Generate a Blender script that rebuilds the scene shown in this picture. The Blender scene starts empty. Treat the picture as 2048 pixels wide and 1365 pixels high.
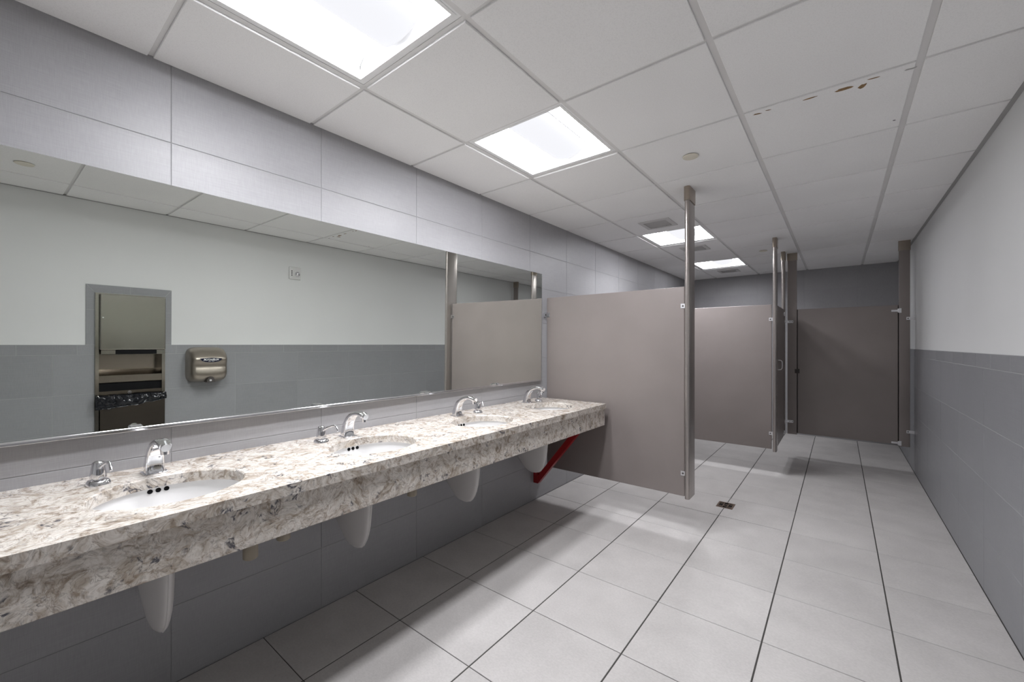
import bpy, bmesh, math, random
from mathutils import Vector, Matrix, noise

random.seed(7)
R = math.radians
scene = bpy.context.scene
COL = scene.collection

# ------------------------------------------------------------------ camera
H, W = 2.413, 2.651            # ceiling height, room width (x from mirror wall)
Y0, Y1 = -1.40, 7.80           # wall behind the camera, far wall
cam_d = bpy.data.cameras.new('camera')
cam_d.sensor_fit = 'HORIZONTAL'; cam_d.sensor_width = 36.0
cam_d.lens = 825.77 / 2048 * 36.0
cam_d.shift_y = 6.77 / 2048
cam_d.clip_start = 0.02
cam = bpy.data.objects.new('camera', cam_d)
cam.location = (2.0413, 0.4121, 1.3263)
cam.rotation_euler = (math.pi / 2, 0, 0.6702)
COL.objects.link(cam); scene.camera = cam

# ------------------------------------------------------------------ world, exposure
world = bpy.data.worlds.new('world'); scene.world = world
world.use_nodes = True
scene.cycles.diffuse_bounces = 4
scene.cycles.max_bounces = 7
scene.cycles.adaptive_threshold = 0.03
world.node_tree.nodes['Background'].inputs[0].default_value = (0.02, 0.02, 0.02, 1)
LAMP = 70.5
BASKET = 0.86
LAMP_COL = (0.95, 0.955, 1.0, 1)
vs = scene.view_settings
vs.view_transform = 'Standard'; vs.look = 'None'; vs.gamma = 1.0
vs.exposure = 0.0
vs.use_curve_mapping = False

# ------------------------------------------------------------------ materials
def new_mat(name):
    m = bpy.data.materials.new(name); m.use_nodes = True
    nt = m.node_tree
    return m, nt, nt.nodes['Principled BSDF']

def nd(nt, t, **kw):
    n = nt.nodes.new(t)
    for k, v in kw.items():
        setattr(n, k, v)
    return n

def ramp(nt, stops, fac=None):
    r = nd(nt, 'ShaderNodeValToRGB')
    el = r.color_ramp.elements
    while len(el) < len(stops): el.new(0.5)
    for e, (p, c) in zip(el, stops):
        e.position = p; e.color = (c[0], c[1], c[2], 1) if not isinstance(c, float) else (c, c, c, 1)
    if fac is not None: nt.links.new(fac, r.inputs[0])
    return r

def mixc(nt, f, a, b, blend='MIX'):
    m = nd(nt, 'ShaderNodeMix', data_type='RGBA', blend_type=blend)
    for sock, v in ((m.inputs[0], f), (m.inputs[6], a), (m.inputs[7], b)):
        if hasattr(v, 'links'): nt.links.new(v, sock)
        elif isinstance(v, (int, float)): sock.default_value = v
        else: sock.default_value = (v[0], v[1], v[2], 1)
    return m.outputs[2]

def mth(nt, op, a, b=None):
    m = nd(nt, 'ShaderNodeMath', operation=op)
    for i, v in enumerate((a, b)):
        if v is None: continue
        if hasattr(v, 'links'): nt.links.new(v, m.inputs[i])
        else: m.inputs[i].default_value = v
    return m.outputs[0]

def coords(nt, scale=(1, 1, 1), per_object=True):
    tc = nd(nt, 'ShaderNodeTexCoord')
    mp = nd(nt, 'ShaderNodeMapping')
    mp.inputs['Scale'].default_value = scale
    nt.links.new(tc.outputs['Object'], mp.inputs['Vector'])
    if per_object:
        oi = nd(nt, 'ShaderNodeObjectInfo')
        v = nd(nt, 'ShaderNodeCombineXYZ')
        k = mth(nt, 'MULTIPLY', oi.outputs['Random'], 37.0)
        for i in range(3): nt.links.new(k, v.inputs[i])
        nt.links.new(v.outputs[0], mp.inputs['Location'])
    return mp.outputs[0]

def noise_n(nt, vec, scale, detail=4, rough=0.5, dist=0.0):
    n = nd(nt, 'ShaderNodeTexNoise')
    n.inputs['Scale'].default_value = scale; n.inputs['Detail'].default_value = detail
    n.inputs['Roughness'].default_value = rough; n.inputs['Distortion'].default_value = dist
    nt.links.new(vec, n.inputs['Vector'])
    return n

def bump(nt, bsdf, h, strength, dist=0.001):
    b = nd(nt, 'ShaderNodeBump')
    b.inputs['Strength'].default_value = strength; b.inputs['Distance'].default_value = dist
    nt.links.new(h, b.inputs['Height']); nt.links.new(b.outputs[0], bsdf.inputs['Normal'])

def plain(name, col, rough=0.5, metal=0.0, var=0.06, scale=6.0, spec=0.5, coat=0.0):
    m, nt, b = new_mat(name)
    n = noise_n(nt, coords(nt), scale, 1)
    dk = tuple(c * (1 - var) for c in col); lt = tuple(min(1, c * (1 + var)) for c in col)
    r = ramp(nt, [(0.3, dk), (0.7, lt)], n.outputs[0])
    nt.links.new(r.outputs[0], b.inputs['Base Color'])
    b.inputs['Roughness'].default_value = rough; b.inputs['Metallic'].default_value = metal
    b.inputs['Specular IOR Level'].default_value = spec
    b.inputs['Coat Weight'].default_value = coat
    return m

def tile_mat(name, col, rough, weave=True, cloud=0.05, rnd=0.06, spec=0.5):
    m, nt, b = new_mat(name)
    co = coords(nt)
    cl = noise_n(nt, co, 3.5, 2, 0.6)
    if weave:      # linen print: two crossed streak noises
        a = noise_n(nt, coords(nt, (120, 12, 620)), 1.0, 0)
        c = noise_n(nt, coords(nt, (620, 620, 30)), 1.0, 0)
        f = mth(nt, 'MULTIPLY', mth(nt, 'ADD', a.outputs[0], c.outputs[0]), 0.5)
    else:
        f = noise_n(nt, coords(nt, (90, 130, 90)), 1.0, 2, 0.7).outputs[0]
    k = 0.075 if weave else 0.075
    r1 = ramp(nt, [(0.25, tuple(c_ * (1 - k) for c_ in col)), (0.75, tuple(c_ * (1 + k) for c_ in col))], f)
    r2 = ramp(nt, [(0.3, 1 - cloud), (0.7, 1 + 0.0)], cl.outputs[0])
    oi = nd(nt, 'ShaderNodeObjectInfo')
    r3 = ramp(nt, [(0.0, 1 - rnd), (1.0, 1.0)], oi.outputs['Random'])
    c1 = mixc(nt, 1.0, r1.outputs[0], r2.outputs[0], 'MULTIPLY')
    c2 = mixc(nt, 1.0, c1, r3.outputs[0], 'MULTIPLY')
    nt.links.new(c2, b.inputs['Base Color'])
    b.inputs['Roughness'].default_value = rough
    b.inputs['Specular IOR Level'].default_value = spec
    return m

def quartz_mat():
    m, nt, b = new_mat('quartz')
    tc = nd(nt, 'ShaderNodeTexCoord'); co = tc.outputs['Object']
    w = noise_n(nt, co, 7.0, 3)
    wv = nd(nt, 'ShaderNodeVectorMath', operation='MULTIPLY_ADD')
    nt.links.new(w.outputs['Color'], wv.inputs[0])
    wv.inputs[1].default_value = (0.15, 0.15, 0.15); nt.links.new(co, wv.inputs[2])
    v = wv.outputs[0]
    n1 = noise_n(nt, v, 25.0, 8, 0.64, 1.4)
    base = ramp(nt, [(0.28, (0.21, 0.170, 0.130)), (0.39, (0.42, 0.365, 0.310)), (0.46, (0.56, 0.515, 0.465)),
                     (0.57, (0.69, 0.66, 0.62)), (0.72, (0.50, 0.445, 0.39))], n1.outputs[0])
    n6 = noise_n(nt, v, 15.0, 5, 0.6, 0.8)
    pat = ramp(nt, [(0.36, (0.74, 0.685, 0.62)), (0.47, (0.99, 0.975, 0.955)), (0.62, (1.10, 1.09, 1.08))], n6.outputs[0])
    n3 = noise_n(nt, v, 66.0, 4, 0.6, 1.5)
    fine = ramp(nt, [(0.36, 0.55), (0.48, 1.0), (0.7, 1.0)], n3.outputs[0])
    c = mixc(nt, 0.5, mixc(nt, 1.0, base.outputs[0], pat.outputs[0], 'MULTIPLY'), fine.outputs[0], 'MULTIPLY')
    n4 = noise_n(nt, v, 19.0, 4, 0.55, 1.0)
    br = ramp(nt, [(0.480, 0.0), (0.497, 0.5), (0.514, 0.0)], n4.outputs[0])
    c = mixc(nt, br.outputs[0], c, (0.125, 0.095, 0.075))
    n2 = noise_n(nt, v, 10.0, 4, 0.6, 1.1)
    vein = ramp(nt, [(0.462, 0.0), (0.485, 1.0), (0.503, 1.0), (0.526, 0.0)], n2.outputs[0])
    pm = noise_n(nt, co, 13.0, 2)
    pmr = ramp(nt, [(0.55, 0.0), (0.62, 0.9)], pm.outputs[0])
    n5 = noise_n(nt, co, 70.0, 3)
    rag = ramp(nt, [(0.40, 0.0), (0.52, 1.0)], n5.outputs[0])
    vm = mth(nt, 'MULTIPLY', mth(nt, 'MULTIPLY', vein.outputs[0], pmr.outputs[0]), rag.outputs[0])
    c = mixc(nt, vm, c, (0.050, 0.052, 0.070))
    nt.links.new(c, b.inputs['Base Color'])
    b.inputs['Roughness'].default_value = 0.22
    return m

def ceiling_mat():
    m, nt, b = new_mat('ceiling_tile_white')
    n = noise_n(nt, coords(nt), 230.0, 1, 0.6)
    r = ramp(nt, [(0.3, (0.87, 0.865, 0.86)), (0.5, (0.915, 0.91, 0.905)), (0.8, (0.93, 0.925, 0.92))], n.outputs[0])
    cl = ramp(nt, [(0.3, 0.96), (0.7, 1.0)], noise_n(nt, coords(nt), 2.0, 1).outputs[0])
    nt.links.new(mixc(nt, 1.0, r.outputs[0], cl.outputs[0], 'MULTIPLY'), b.inputs['Base Color'])
    b.inputs['Roughness'].default_value = 0.9
    b.inputs['Specular IOR Level'].default_value = 0.15
    return m

def ribbed_mat(name, col, rough):
    m, nt, b = new_mat(name)
    co = coords(nt, per_object=False)
    n = noise_n(nt, coords(nt), 2.5, 3)
    r = ramp(nt, [(0.3, tuple(c * 0.94 for c in col)), (0.7, tuple(c * 1.05 for c in col))], n.outputs[0])
    nt.links.new(r.outputs[0], b.inputs['Base Color'])
    wv = nd(nt, 'ShaderNodeTexWave', wave_type='BANDS', bands_direction='Z')
    wv.inputs['Scale'].default_value = 70.0; wv.inputs['Detail'].default_value = 0.0
    nt.links.new(co, wv.inputs['Vector'])
    bump(nt, b, wv.outputs[0], 0.12, 0.0006)
    b.inputs['Roughness'].default_value = rough
    b.inputs['Metallic'].default_value = 0.15
    return m

def brushed_mat(name, col, rough, scale=(8, 8, 900)):
    m, nt, b = new_mat(name)
    n = noise_n(nt, coords(nt, scale), 1.0, 3)
    r = ramp(nt, [(0.3, tuple(c * 0.97 for c in col)), (0.7, tuple(min(1, c * 1.03) for c in col))], n.outputs[0])
    nt.links.new(r.outputs[0], b.inputs['Base Color'])
    rr = ramp(nt, [(0.3, rough * 0.93), (0.7, rough * 1.08)], n.outputs[0])
    nt.links.new(rr.outputs[0], b.inputs['Roughness'])
    b.inputs['Metallic'].default_value = 1.0
    return m

def emit_mat(name, col, s):
    m, nt, b = new_mat(name)
    n = noise_n(nt, coords(nt), 8.0, 2)
    r = ramp(nt, [(0.0, tuple(c * 0.98 for c in col[:3])), (1.0, tuple(col[:3]))], n.outputs[0])
    b.inputs['Base Color'].default_value = (0.12, 0.12, 0.12, 1)
    nt.links.new(r.outputs[0], b.inputs['Emission Color'])
    b.inputs['Emission Strength'].default_value = s
    return m

def basket_mat():          # frosted diffuser: side shading put into the glow, brightest facing down
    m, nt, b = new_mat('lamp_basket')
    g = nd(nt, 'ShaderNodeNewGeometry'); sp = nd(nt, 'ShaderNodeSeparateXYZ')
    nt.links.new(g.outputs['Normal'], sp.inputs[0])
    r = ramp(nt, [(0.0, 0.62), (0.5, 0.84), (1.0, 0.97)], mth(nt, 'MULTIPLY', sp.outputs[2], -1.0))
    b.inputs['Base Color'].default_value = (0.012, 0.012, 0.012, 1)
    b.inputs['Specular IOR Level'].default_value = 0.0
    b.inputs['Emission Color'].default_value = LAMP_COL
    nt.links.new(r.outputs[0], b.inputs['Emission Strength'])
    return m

M = dict(
    wall_tile=tile_mat('wall_tile_grey', (0.36, 0.357, 0.366), 0.42),
    wain_tile=tile_mat('wainscot_tile_grey', (0.28, 0.283, 0.295), 0.45),
    floor_tile=tile_mat('floor_tile_grey', (0.60, 0.577, 0.560), 0.46, weave=False, cloud=0.14, rnd=0.05, spec=0.4),
    grout_wall=plain('wall_grout', (0.36, 0.36, 0.365), 0.9),
    grout_light=plain('wainscot_grout', (0.37, 0.37, 0.37), 0.9),
    grout_floor=plain('floor_grout', (0.055, 0.052, 0.048), 0.9),
    paint=plain('wall_paint', (0.74, 0.745, 0.74), 0.6, var=0.015, scale=2.0, spec=0.3),
    ceil=ceiling_mat(),
    grid=plain('grid_metal', (0.74, 0.73, 0.72), 0.5, var=0.02),
    angle=plain('wall_angle_metal', (0.36, 0.355, 0.35), 0.5, var=0.02),
    plenum=plain('plenum', (0.12, 0.12, 0.12), 0.9),
    chip=plain('bare_fibre', (0.24, 0.15, 0.07), 0.9, var=0.25, scale=60),
    taupe=ribbed_mat('partition_taupe', (0.262, 0.230, 0.218), 0.36),
    taupe_smooth=plain('pilaster_taupe', (0.40, 0.365, 0.345), 0.27, metal=0.7, var=0.02),
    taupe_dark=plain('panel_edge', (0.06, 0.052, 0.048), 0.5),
    steel_warm=brushed_mat('steel_shoe', (0.40, 0.345, 0.29), 0.30),
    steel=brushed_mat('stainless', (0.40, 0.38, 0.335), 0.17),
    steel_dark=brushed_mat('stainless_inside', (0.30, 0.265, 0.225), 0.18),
    bronze=brushed_mat('dryer_cover', (0.39, 0.35, 0.30), 0.36, (300, 60, 60)),
    chrome=plain('chrome', (0.78, 0.78, 0.80), 0.07, metal=1.0, var=0.02),
    bracket=plain('chrome_bracket', (0.80, 0.80, 0.82), 0.34, metal=1.0, var=0.03),
    frame=brushed_mat('mirror_channel', (0.74, 0.74, 0.75), 0.16, (40, 3, 40)),
    porcelain=plain('porcelain', (0.80, 0.795, 0.79), 0.10, var=0.01, coat=0.3),
    pvc=plain('trap_plastic', (0.68, 0.655, 0.64), 0.35, var=0.015),
    red=plain('red_paint', (0.30, 0.004, 0.006), 0.42, var=0.08),
    tan=plain('soap_bottle_plastic', (0.30, 0.26, 0.20), 0.4),
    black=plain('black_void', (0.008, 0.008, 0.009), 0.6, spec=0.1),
    bag=plain('black_bag', (0.010, 0.011, 0.014), 0.14, var=0.2, scale=30),
    navy=plain('badge_navy', (0.012, 0.014, 0.035), 0.25),
    white=plain('white_print', (0.85, 0.85, 0.85), 0.4, var=0.0),
    plastic=plain('alarm_plastic', (0.68, 0.675, 0.665), 0.45),
    drain=brushed_mat('drain_metal', (0.30, 0.235, 0.19), 0.4),
    vent=plain('vent_metal', (0.62, 0.61, 0.60), 0.5, var=0.02),
    vent_dark=plain('vent_dark', (0.06, 0.06, 0.06), 0.8),
    disc=plain('cover_disc', (0.74, 0.70, 0.60), 0.5, var=0.02),
    housing=plain('troffer_white', (0.88, 0.88, 0.88), 0.6, var=0.01),
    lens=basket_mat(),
    trough=emit_mat('lamp_trough', LAMP_COL, LAMP),
    trough_third=emit_mat('lamp_trough_third', LAMP_COL, LAMP * 0.9),
    trough_fourth=emit_mat('lamp_trough_fourth', LAMP_COL, LAMP * 0.62),
    quartz=quartz_mat(),
)
def mirror_mat():
    m, nt, b = new_mat('mirror_glass')
    n = noise_n(nt, coords(nt), 3.0, 2)
    r = ramp(nt, [(0.0, (0.915, 0.945, 0.90)), (1.0, (0.925, 0.955, 0.91))], n.outputs[0])
    nt.links.new(r.outputs[0], b.inputs['Base Color'])
    b.inputs['Metallic'].default_value = 1.0; b.inputs['Roughness'].default_value = 0.0
    return m
M['mirror'] = mirror_mat()

# ------------------------------------------------------------------ mesh helpers
def link(o, parent=None, loc=None, rot=None):
    COL.objects.link(o)
    if loc is not None: o.location = loc
    if rot is not None: o.rotation_euler = rot
    if parent is not None: o.parent = parent
    return o

def mesh_of(bm, name, mat, smooth=False):
    bmesh.ops.recalc_face_normals(bm, faces=bm.faces)
    me = bpy.data.meshes.new(name); bm.to_mesh(me); bm.free()
    for m in (mat if isinstance(mat, (list, tuple)) else [mat]): me.materials.append(M[m])
    if smooth:
        me.shade_smooth()
        try: me.set_sharp_from_angle(angle=R(40))
        except Exception: pass
    return me

def obj(name, bm, mat, parent=None, smooth=False, loc=None, rot=None):
    return link(bpy.data.objects.new(name, mesh_of(bm, name, mat, smooth)), parent, loc, rot)

def tag(o, label=None, cat=None, group=None, kind=None):
    if label: o['label'] = label
    if cat: o['category'] = cat
    if group: o['group'] = group
    if kind: o['kind'] = kind
    return o

def thing(name, label, cat, loc=(0, 0, 0), group=None, rotz=0.0):
    o = bpy.data.objects.new(name, None); o.empty_display_size = 0.1
    link(o, None, loc, (0, 0, rotz))
    return tag(o, label, cat, group)

def box(bm, x0, x1, y0, y1, z0, z1):
    v = [bm.verts.new((x, y, z)) for z in (z0, z1) for y in (y0, y1) for x in (x0, x1)]
    for f in ((0, 2, 3, 1), (4, 5, 7, 6), (0, 1, 5, 4), (2, 6, 7, 3), (0, 4, 6, 2), (1, 3, 7, 5)):
        bm.faces.new([v[i] for i in f])
    return v

def bx(*a):
    bm = bmesh.new(); box(bm, *a); return bm

def rbx(x0, x1, y0, y1, z0, z1, r, seg=2, axis=None):
    """box with rounded edges; axis limits rounding to edges along that axis"""
    bm = bmesh.new(); box(bm, x0, x1, y0, y1, z0, z1)
    if axis is None: es = bm.edges[:]
    else: es = [e for e in bm.edges if abs((e.verts[0].co - e.verts[1].co)[axis]) > 1e-6]
    bmesh.ops.bevel(bm, geom=es, offset=r, segments=seg, profile=0.5, affect='EDGES')
    return bm

def cyl(bm, c, axis, r0, r1, h, n=20, caps=True):
    """frustum from c along axis (unit vector)"""
    ax = Vector(axis).normalized(); t = ax.orthogonal().normalized(); s = ax.cross(t)
    c = Vector(c); ra, rb = [], []
    for i in range(n):
        a = 2 * math.pi * i / n; d = t * math.cos(a) + s * math.sin(a)
        ra.append(bm.verts.new(c + d * r0)); rb.append(bm.verts.new(c + ax * h + d * r1))
    for i in range(n):
        bm.faces.new((ra[i], ra[(i + 1) % n], rb[(i + 1) % n], rb[i]))
    if caps:
        bm.faces.new(list(reversed(ra))); bm.faces.new(rb)
    return bm

def lathe(bm, c, prof, n=24, sx=1.0, sy=1.0):
    """profile [(r,z)] about the z axis at c"""
    rings = []
    for r, z in prof:
        rings.append([bm.verts.new((c[0] + sx * r * math.cos(2 * math.pi * i / n), c[1] + sy * r * math.sin(2 * math.pi * i / n), c[2] + z)) for i in range(n)])
    for a, b in zip(rings, rings[1:]):
        for i in range(n):
            bm.faces.new((a[i], a[(i + 1) % n], b[(i + 1) % n], b[i]))
    return rings

def loft(bm, rings, caps=True):
    vr = [[bm.verts.new(p) for p in r] for r in rings]
    n = len(vr[0])
    for a, b in zip(vr, vr[1:]):
        for i in range(n):
            bm.faces.new((a[i], a[(i + 1) % n], b[(i + 1) % n], b[i]))
    if caps:
        bm.faces.new(list(reversed(vr[0]))); bm.faces.new(vr[-1])
    return vr

def tube(bm, pts, r, n=12):
    """round tube through pts; r a number or list"""
    pts = [Vector(p) for p in pts]; rings = []
    up = None
    for i, p in enumerate(pts):
        t = (pts[min(i + 1, len(pts) - 1)] - pts[max(i - 1, 0)]).normalized()
        if up is None: up = t.orthogonal().normalized()
        up = (up - t * up.dot(t)).normalized(); s = t.cross(up)
        rr = r[i] if isinstance(r, (list, tuple)) else r
        rings.append([p + (up * math.cos(2 * math.pi * k / n) + s * math.sin(2 * math.pi * k / n)) * rr for k in range(n)])
    loft(bm, rings); return bm

_tiles = {}
def tile_me(kind, su, sv, t, ch, mat):
    """chamfered slab, face at local 0 along its normal; kind is the normal direction"""
    key = (kind, round(su, 4), round(sv, 4), t, ch, mat)
    if key in _tiles: return _tiles[key]
    bm = bmesh.new()
    def P(u, v, n):
        return {'x+': (n, u, v), 'x-': (-n, u, v), 'y-': (u, -n, v), 'y+': (u, n, v), 'z+': (u, v, n), 'z-': (u, v, -n)}[kind]
    rings = []
    for inset, n in ((0, -t), (0, -ch), (ch, 0)):
        a, b = su / 2 - inset, sv / 2 - inset
        rings.append([bm.verts.new(P(u, v, n)) for u, v in ((-a, -b), (a, -b), (a, b), (-a, b))])
    for a, b in zip(rings, rings[1:]):
        for i in range(4): bm.faces.new((a[i], a[(i + 1) % 4], b[(i + 1) % 4], b[i]))
    bm.faces.new(rings[-1])
    me = mesh_of(bm, 'tile', mat)
    _tiles[key] = me
    return me

def tile_obj(name, parent, kind, u0, u1, v0, v1, n, t, ch, mat, gap, gap_v=None):
    su, sv = u1 - u0 - gap, v1 - v0 - (gap if gap_v is None else gap_v)
    if su < 0.004 or sv < 0.004: return None
    u, v = (u0 + u1) / 2, (v0 + v1) / 2
    loc = {'x': (n, u, v), 'y': (u, n, v), 'z': (u, v, n)}[kind[0]]
    o = bpy.data.objects.new(name, tile_me(kind, su, sv, t, ch, mat))
    return link(o, parent, loc)

def cuts(a, b, start, pitch):
    k = math.floor((a - start) / pitch + 1e-6); out = [a]
    x = start + (k + 1) * pitch
    while x < b - 0.012:
        if x > a + 0.012: out.append(x)
        x += pitch
    out.append(b); return out

# ------------------------------------------------------------------ floor
floor = obj('floor', bx(-0.12, W + 0.12, Y0 - 0.1, Y1 + 0.1, -0.12, -0.0025), 'grout_floor')
tag(floor, 'light grey square floor tiles with thin dark grout', kind='structure')
fx = cuts(0, W, 0.3845, 0.4621); fy = cuts(Y0, Y1, 1.1774, 0.4562)
DR = (1.247, 1.369, 4.100, 4.240)      # floor drain opening
for xa, xb in zip(fx, fx[1:]):
    for ya, yb in zip(fy, fy[1:]):
        if xb <= DR[0] or xa >= DR[1] or yb <= DR[2] or ya >= DR[3]:
            tile_obj('floor_tile', floor, 'z+', xa, xb, ya, yb, 0.0, 0.008, 0.0012, 'floor_tile', 0.006, 0.0036)
        else:                          # notched round the drain
            bm = bmesh.new()
            g = 0.0025
            for p in ((xa + g, DR[0], ya + g, yb - g), (DR[1], xb - g, ya + g, yb - g),
                      (max(xa + g, DR[0]), min(xb - g, DR[1]), ya + g, DR[2]), (max(xa + g, DR[0]), min(xb - g, DR[1]), DR[3], yb - g)):
                if p[1] - p[0] > 0.004 and p[3] - p[2] > 0.004:
                    box(bm, p[0], p[1], p[2], p[3], -0.008, 0.0)
            obj('floor_tile', bm, 'floor_tile', floor)

# ------------------------------------------------------------------ walls
wl = tag(obj('wall_left', bx(-0.12, -0.0018, Y0, Y1, -0.12, H + 0.30), 'grout_wall'), 'grey linen-textured wall tiles behind mirror and counter', kind='structure')
ly = cuts(Y0, Y1, 0.2525, 0.5955)
lz = [0.0, 0.302, 0.604, 0.906, 1.208, 1.510, 1.812, 2.112, H + 0.02]
for za, zb in zip(lz, lz[1:]):
    for ya, yb in zip(ly, ly[1:]):
        tile_obj('wall_tile', wl, 'x+', ya, yb, za, zb, 0.0, 0.006, 0.0008, 'wall_tile', 0.0028)
wb = tag(obj('wall_back', bx(-0.12, W + 0.12, Y1 + 0.0012, Y1 + 0.12, -0.12, H + 0.30), 'grout_wall'), 'far grey tiled wall behind the toilet stalls', kind='structure')
bxs = cuts(0, W, 0.45, 0.5955)
for za, zb in zip(lz, lz[1:]):
    for xa, xb in zip(bxs, bxs[1:]):
        tile_obj('wall_tile', wb, 'y-', xa, xb, za, zb, Y1, 0.006, 0.0008, 'wall_tile', 0.0028)
tag(obj('wall_front', bx(-0.12, W + 0.12, Y0 - 0.12, Y0, -0.12, H + 0.30), 'paint'), 'plain painted wall behind the camera', kind='structure')

# right wall: painted above a tiled wainscot, with an opening for the towel cabinet
CAB = (0.951, 1.386, 0.30, 1.692)
WP = W + 0.007
bm = bmesh.new()
o_ = (CAB[0] + 0.006, CAB[1] - 0.006, CAB[2] + 0.006, CAB[3] - 0.006)
box(bm, WP, WP + 0.22, Y0, o_[0], -0.12, H + 0.30)
box(bm, WP, WP + 0.22, o_[1], Y1, -0.12, H + 0.30)
box(bm, WP, WP + 0.22, o_[0], o_[1], -0.12, o_[2])
box(bm, WP, WP + 0.22, o_[0], o_[1], o_[3], H + 0.30)
box(bm, WP + 0.20, WP + 0.22, o_[0], o_[1], o_[2], o_[3])
wr = tag(obj('wall_right', bm, 'paint'), 'pale painted wall above a grey tile wainscot', kind='structure')
bm = bmesh.new()
for a, b, c, d in ((Y0, CAB[0] - 0.001, 0, 1.277), (CAB[1] + 0.001, Y1, 0, 1.277), (CAB[0] - 0.001, CAB[1] + 0.001, 0, CAB[2]),
                   (0.901, CAB[0], 1.277, 1.757), (CAB[1], 1.432, 1.277, 1.757), (CAB[0], CAB[1], CAB[3], 1.757)):
    box(bm, W + 0.0009, WP, a, b, c, d)
obj('grout_bed', bm, 'grout_light', wr)
ry = cuts(Y0, Y1, 0.7265, 0.6015); rz = [0.0, 0.296, 0.594, 0.889, 1.199]
for za, zb in zip(rz, rz[1:]):
    for ya, yb in zip(ry, ry[1:]):
        if yb <= CAB[0] or ya >= CAB[1] or zb <= CAB[2]:
            tile_obj('wall_tile', wr, 'x-', ya, yb, za, zb, W, 0.006, 0.0008, 'wain_tile', 0.0024)
        else:
            if ya < CAB[0]: tile_obj('wall_tile', wr, 'x-', ya, CAB[0], za, zb, W, 0.006, 0.0008, 'wain_tile', 0.0024)
            if yb > CAB[1]: tile_obj('wall_tile', wr, 'x-', CAB[1], yb, za, zb, W, 0.006, 0.0008, 'wain_tile', 0.0024)
ty = cuts(Y0, Y1, 0.55, 0.305)
for ya, yb in zip(ty, ty[1:]):
    if yb <= CAB[0] or ya >= CAB[1]: tile_obj('trim_tile', wr, 'x-', ya, yb, 1.199, 1.277, W, 0.006, 0.0015, 'wain_tile', 0.0024)
    else:
        if ya < CAB[0]: tile_obj('trim_tile', wr, 'x-', ya, CAB[0], 1.199, 1.277, W, 0.006, 0.0015, 'wain_tile', 0.0024)
        if yb > CAB[1]: tile_obj('trim_tile', wr, 'x-', CAB[1], yb, 1.199, 1.277, W, 0.006, 0.0015, 'wain_tile', 0.0024)
def border(poly):
    bm = bmesh.new()
    f = [bm.verts.new((W, y, z)) for y, z in poly]; k = [bm.verts.new((W + 0.006, y, z)) for y, z in poly]
    bm.faces.new(f); bm.faces.new(list(reversed(k)))
    for i in range(len(f)): bm.faces.new((f[i], f[(i + 1) % len(f)], k[(i + 1) % len(f)], k[i]))
    obj('border_tile', bm, 'wain_tile', wr)
g = 0.0013
border([(0.901, 1.277 + g), (0.951 - g, 1.277 + g), (0.951 - g, 1.555), (0.901, 1.555)])
border([(0.901, 1.555 + 2 * g), (0.951 - g, 1.555 + 2 * g), (0.951 - g, 1.695), (0.901, 1.757 - 2 * g)])
border([(1.386 + g, 1.277 + g), (1.431, 1.277 + g), (1.431, 1.555), (1.386 + g, 1.555)])
border([(1.386 + g, 1.555 + 2 * g), (1.431, 1.555 + 2 * g), (1.431, 1.757 - 2 * g), (1.386 + g, 1.695)])
border([(0.903 + g, 1.757), (0.951 + g, 1.695 + g), (1.16, 1.695 + g), (1.16, 1.757)])
border([(1.1626, 1.757), (1.1626, 1.695 + g), (1.386 - g, 1.695 + g), (1.429 - g, 1.757)])

# ------------------------------------------------------------------ ceiling: tegular tiles in a grid
ceil = tag(obj('ceiling', bx(-0.12, W + 0.24, Y0 - 0.1, Y1 + 0.1, H + 0.22, H + 0.30), 'plenum'), 'suspended ceiling of white square tiles in a metal grid', kind='structure')
GX = [0.4571, 1.0667, 1.6763, 2.2859]; PJ = 0.6096; GY0 = 1.3957
gy = [GY0 + PJ * j for j in range(-5, 12)]
gy = [y for y in gy if Y0 + 0.02 < y < Y1 - 0.02]
for x in GX:
    bm = bx(x - 0.012, x + 0.012, Y0, Y1, H + 0.0075, H + 0.0092); box(bm, x - 0.0015, x + 0.0015, Y0, Y1, H + 0.0092, H + 0.04)
    obj('grid_bar', bm, 'grid', ceil)
xcells = [0.0] + GX + [W + 0.007]
cross = {}
for i in range(len(xcells) - 1):
    a, b = xcells[i] + (0.0015 if i else 0), xcells[i + 1] - 0.0015
    for y in gy:
        key = round(b - a, 4)
        if key not in cross:
            bm = bx(-(b - a) / 2, (b - a) / 2, -0.0085, 0.0085, 0.0075, 0.0091); box(bm, -(b - a) / 2, (b - a) / 2, -0.0015, 0.0015, 0.0091, 0.035)
            cross[key] = mesh_of(bm, 'grid_bar', 'grid')
        link(bpy.data.objects.new('grid_bar', cross[key]), ceil, ((a + b) / 2, y, H))
ycells = [Y0] + gy + [Y1]
LIGHT_J = (-1, 1, 5, 8); VENT_J = (4, 6, 9)
def cell_j(ya): return round((ya - GY0) / PJ)
ctile = {}
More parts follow.
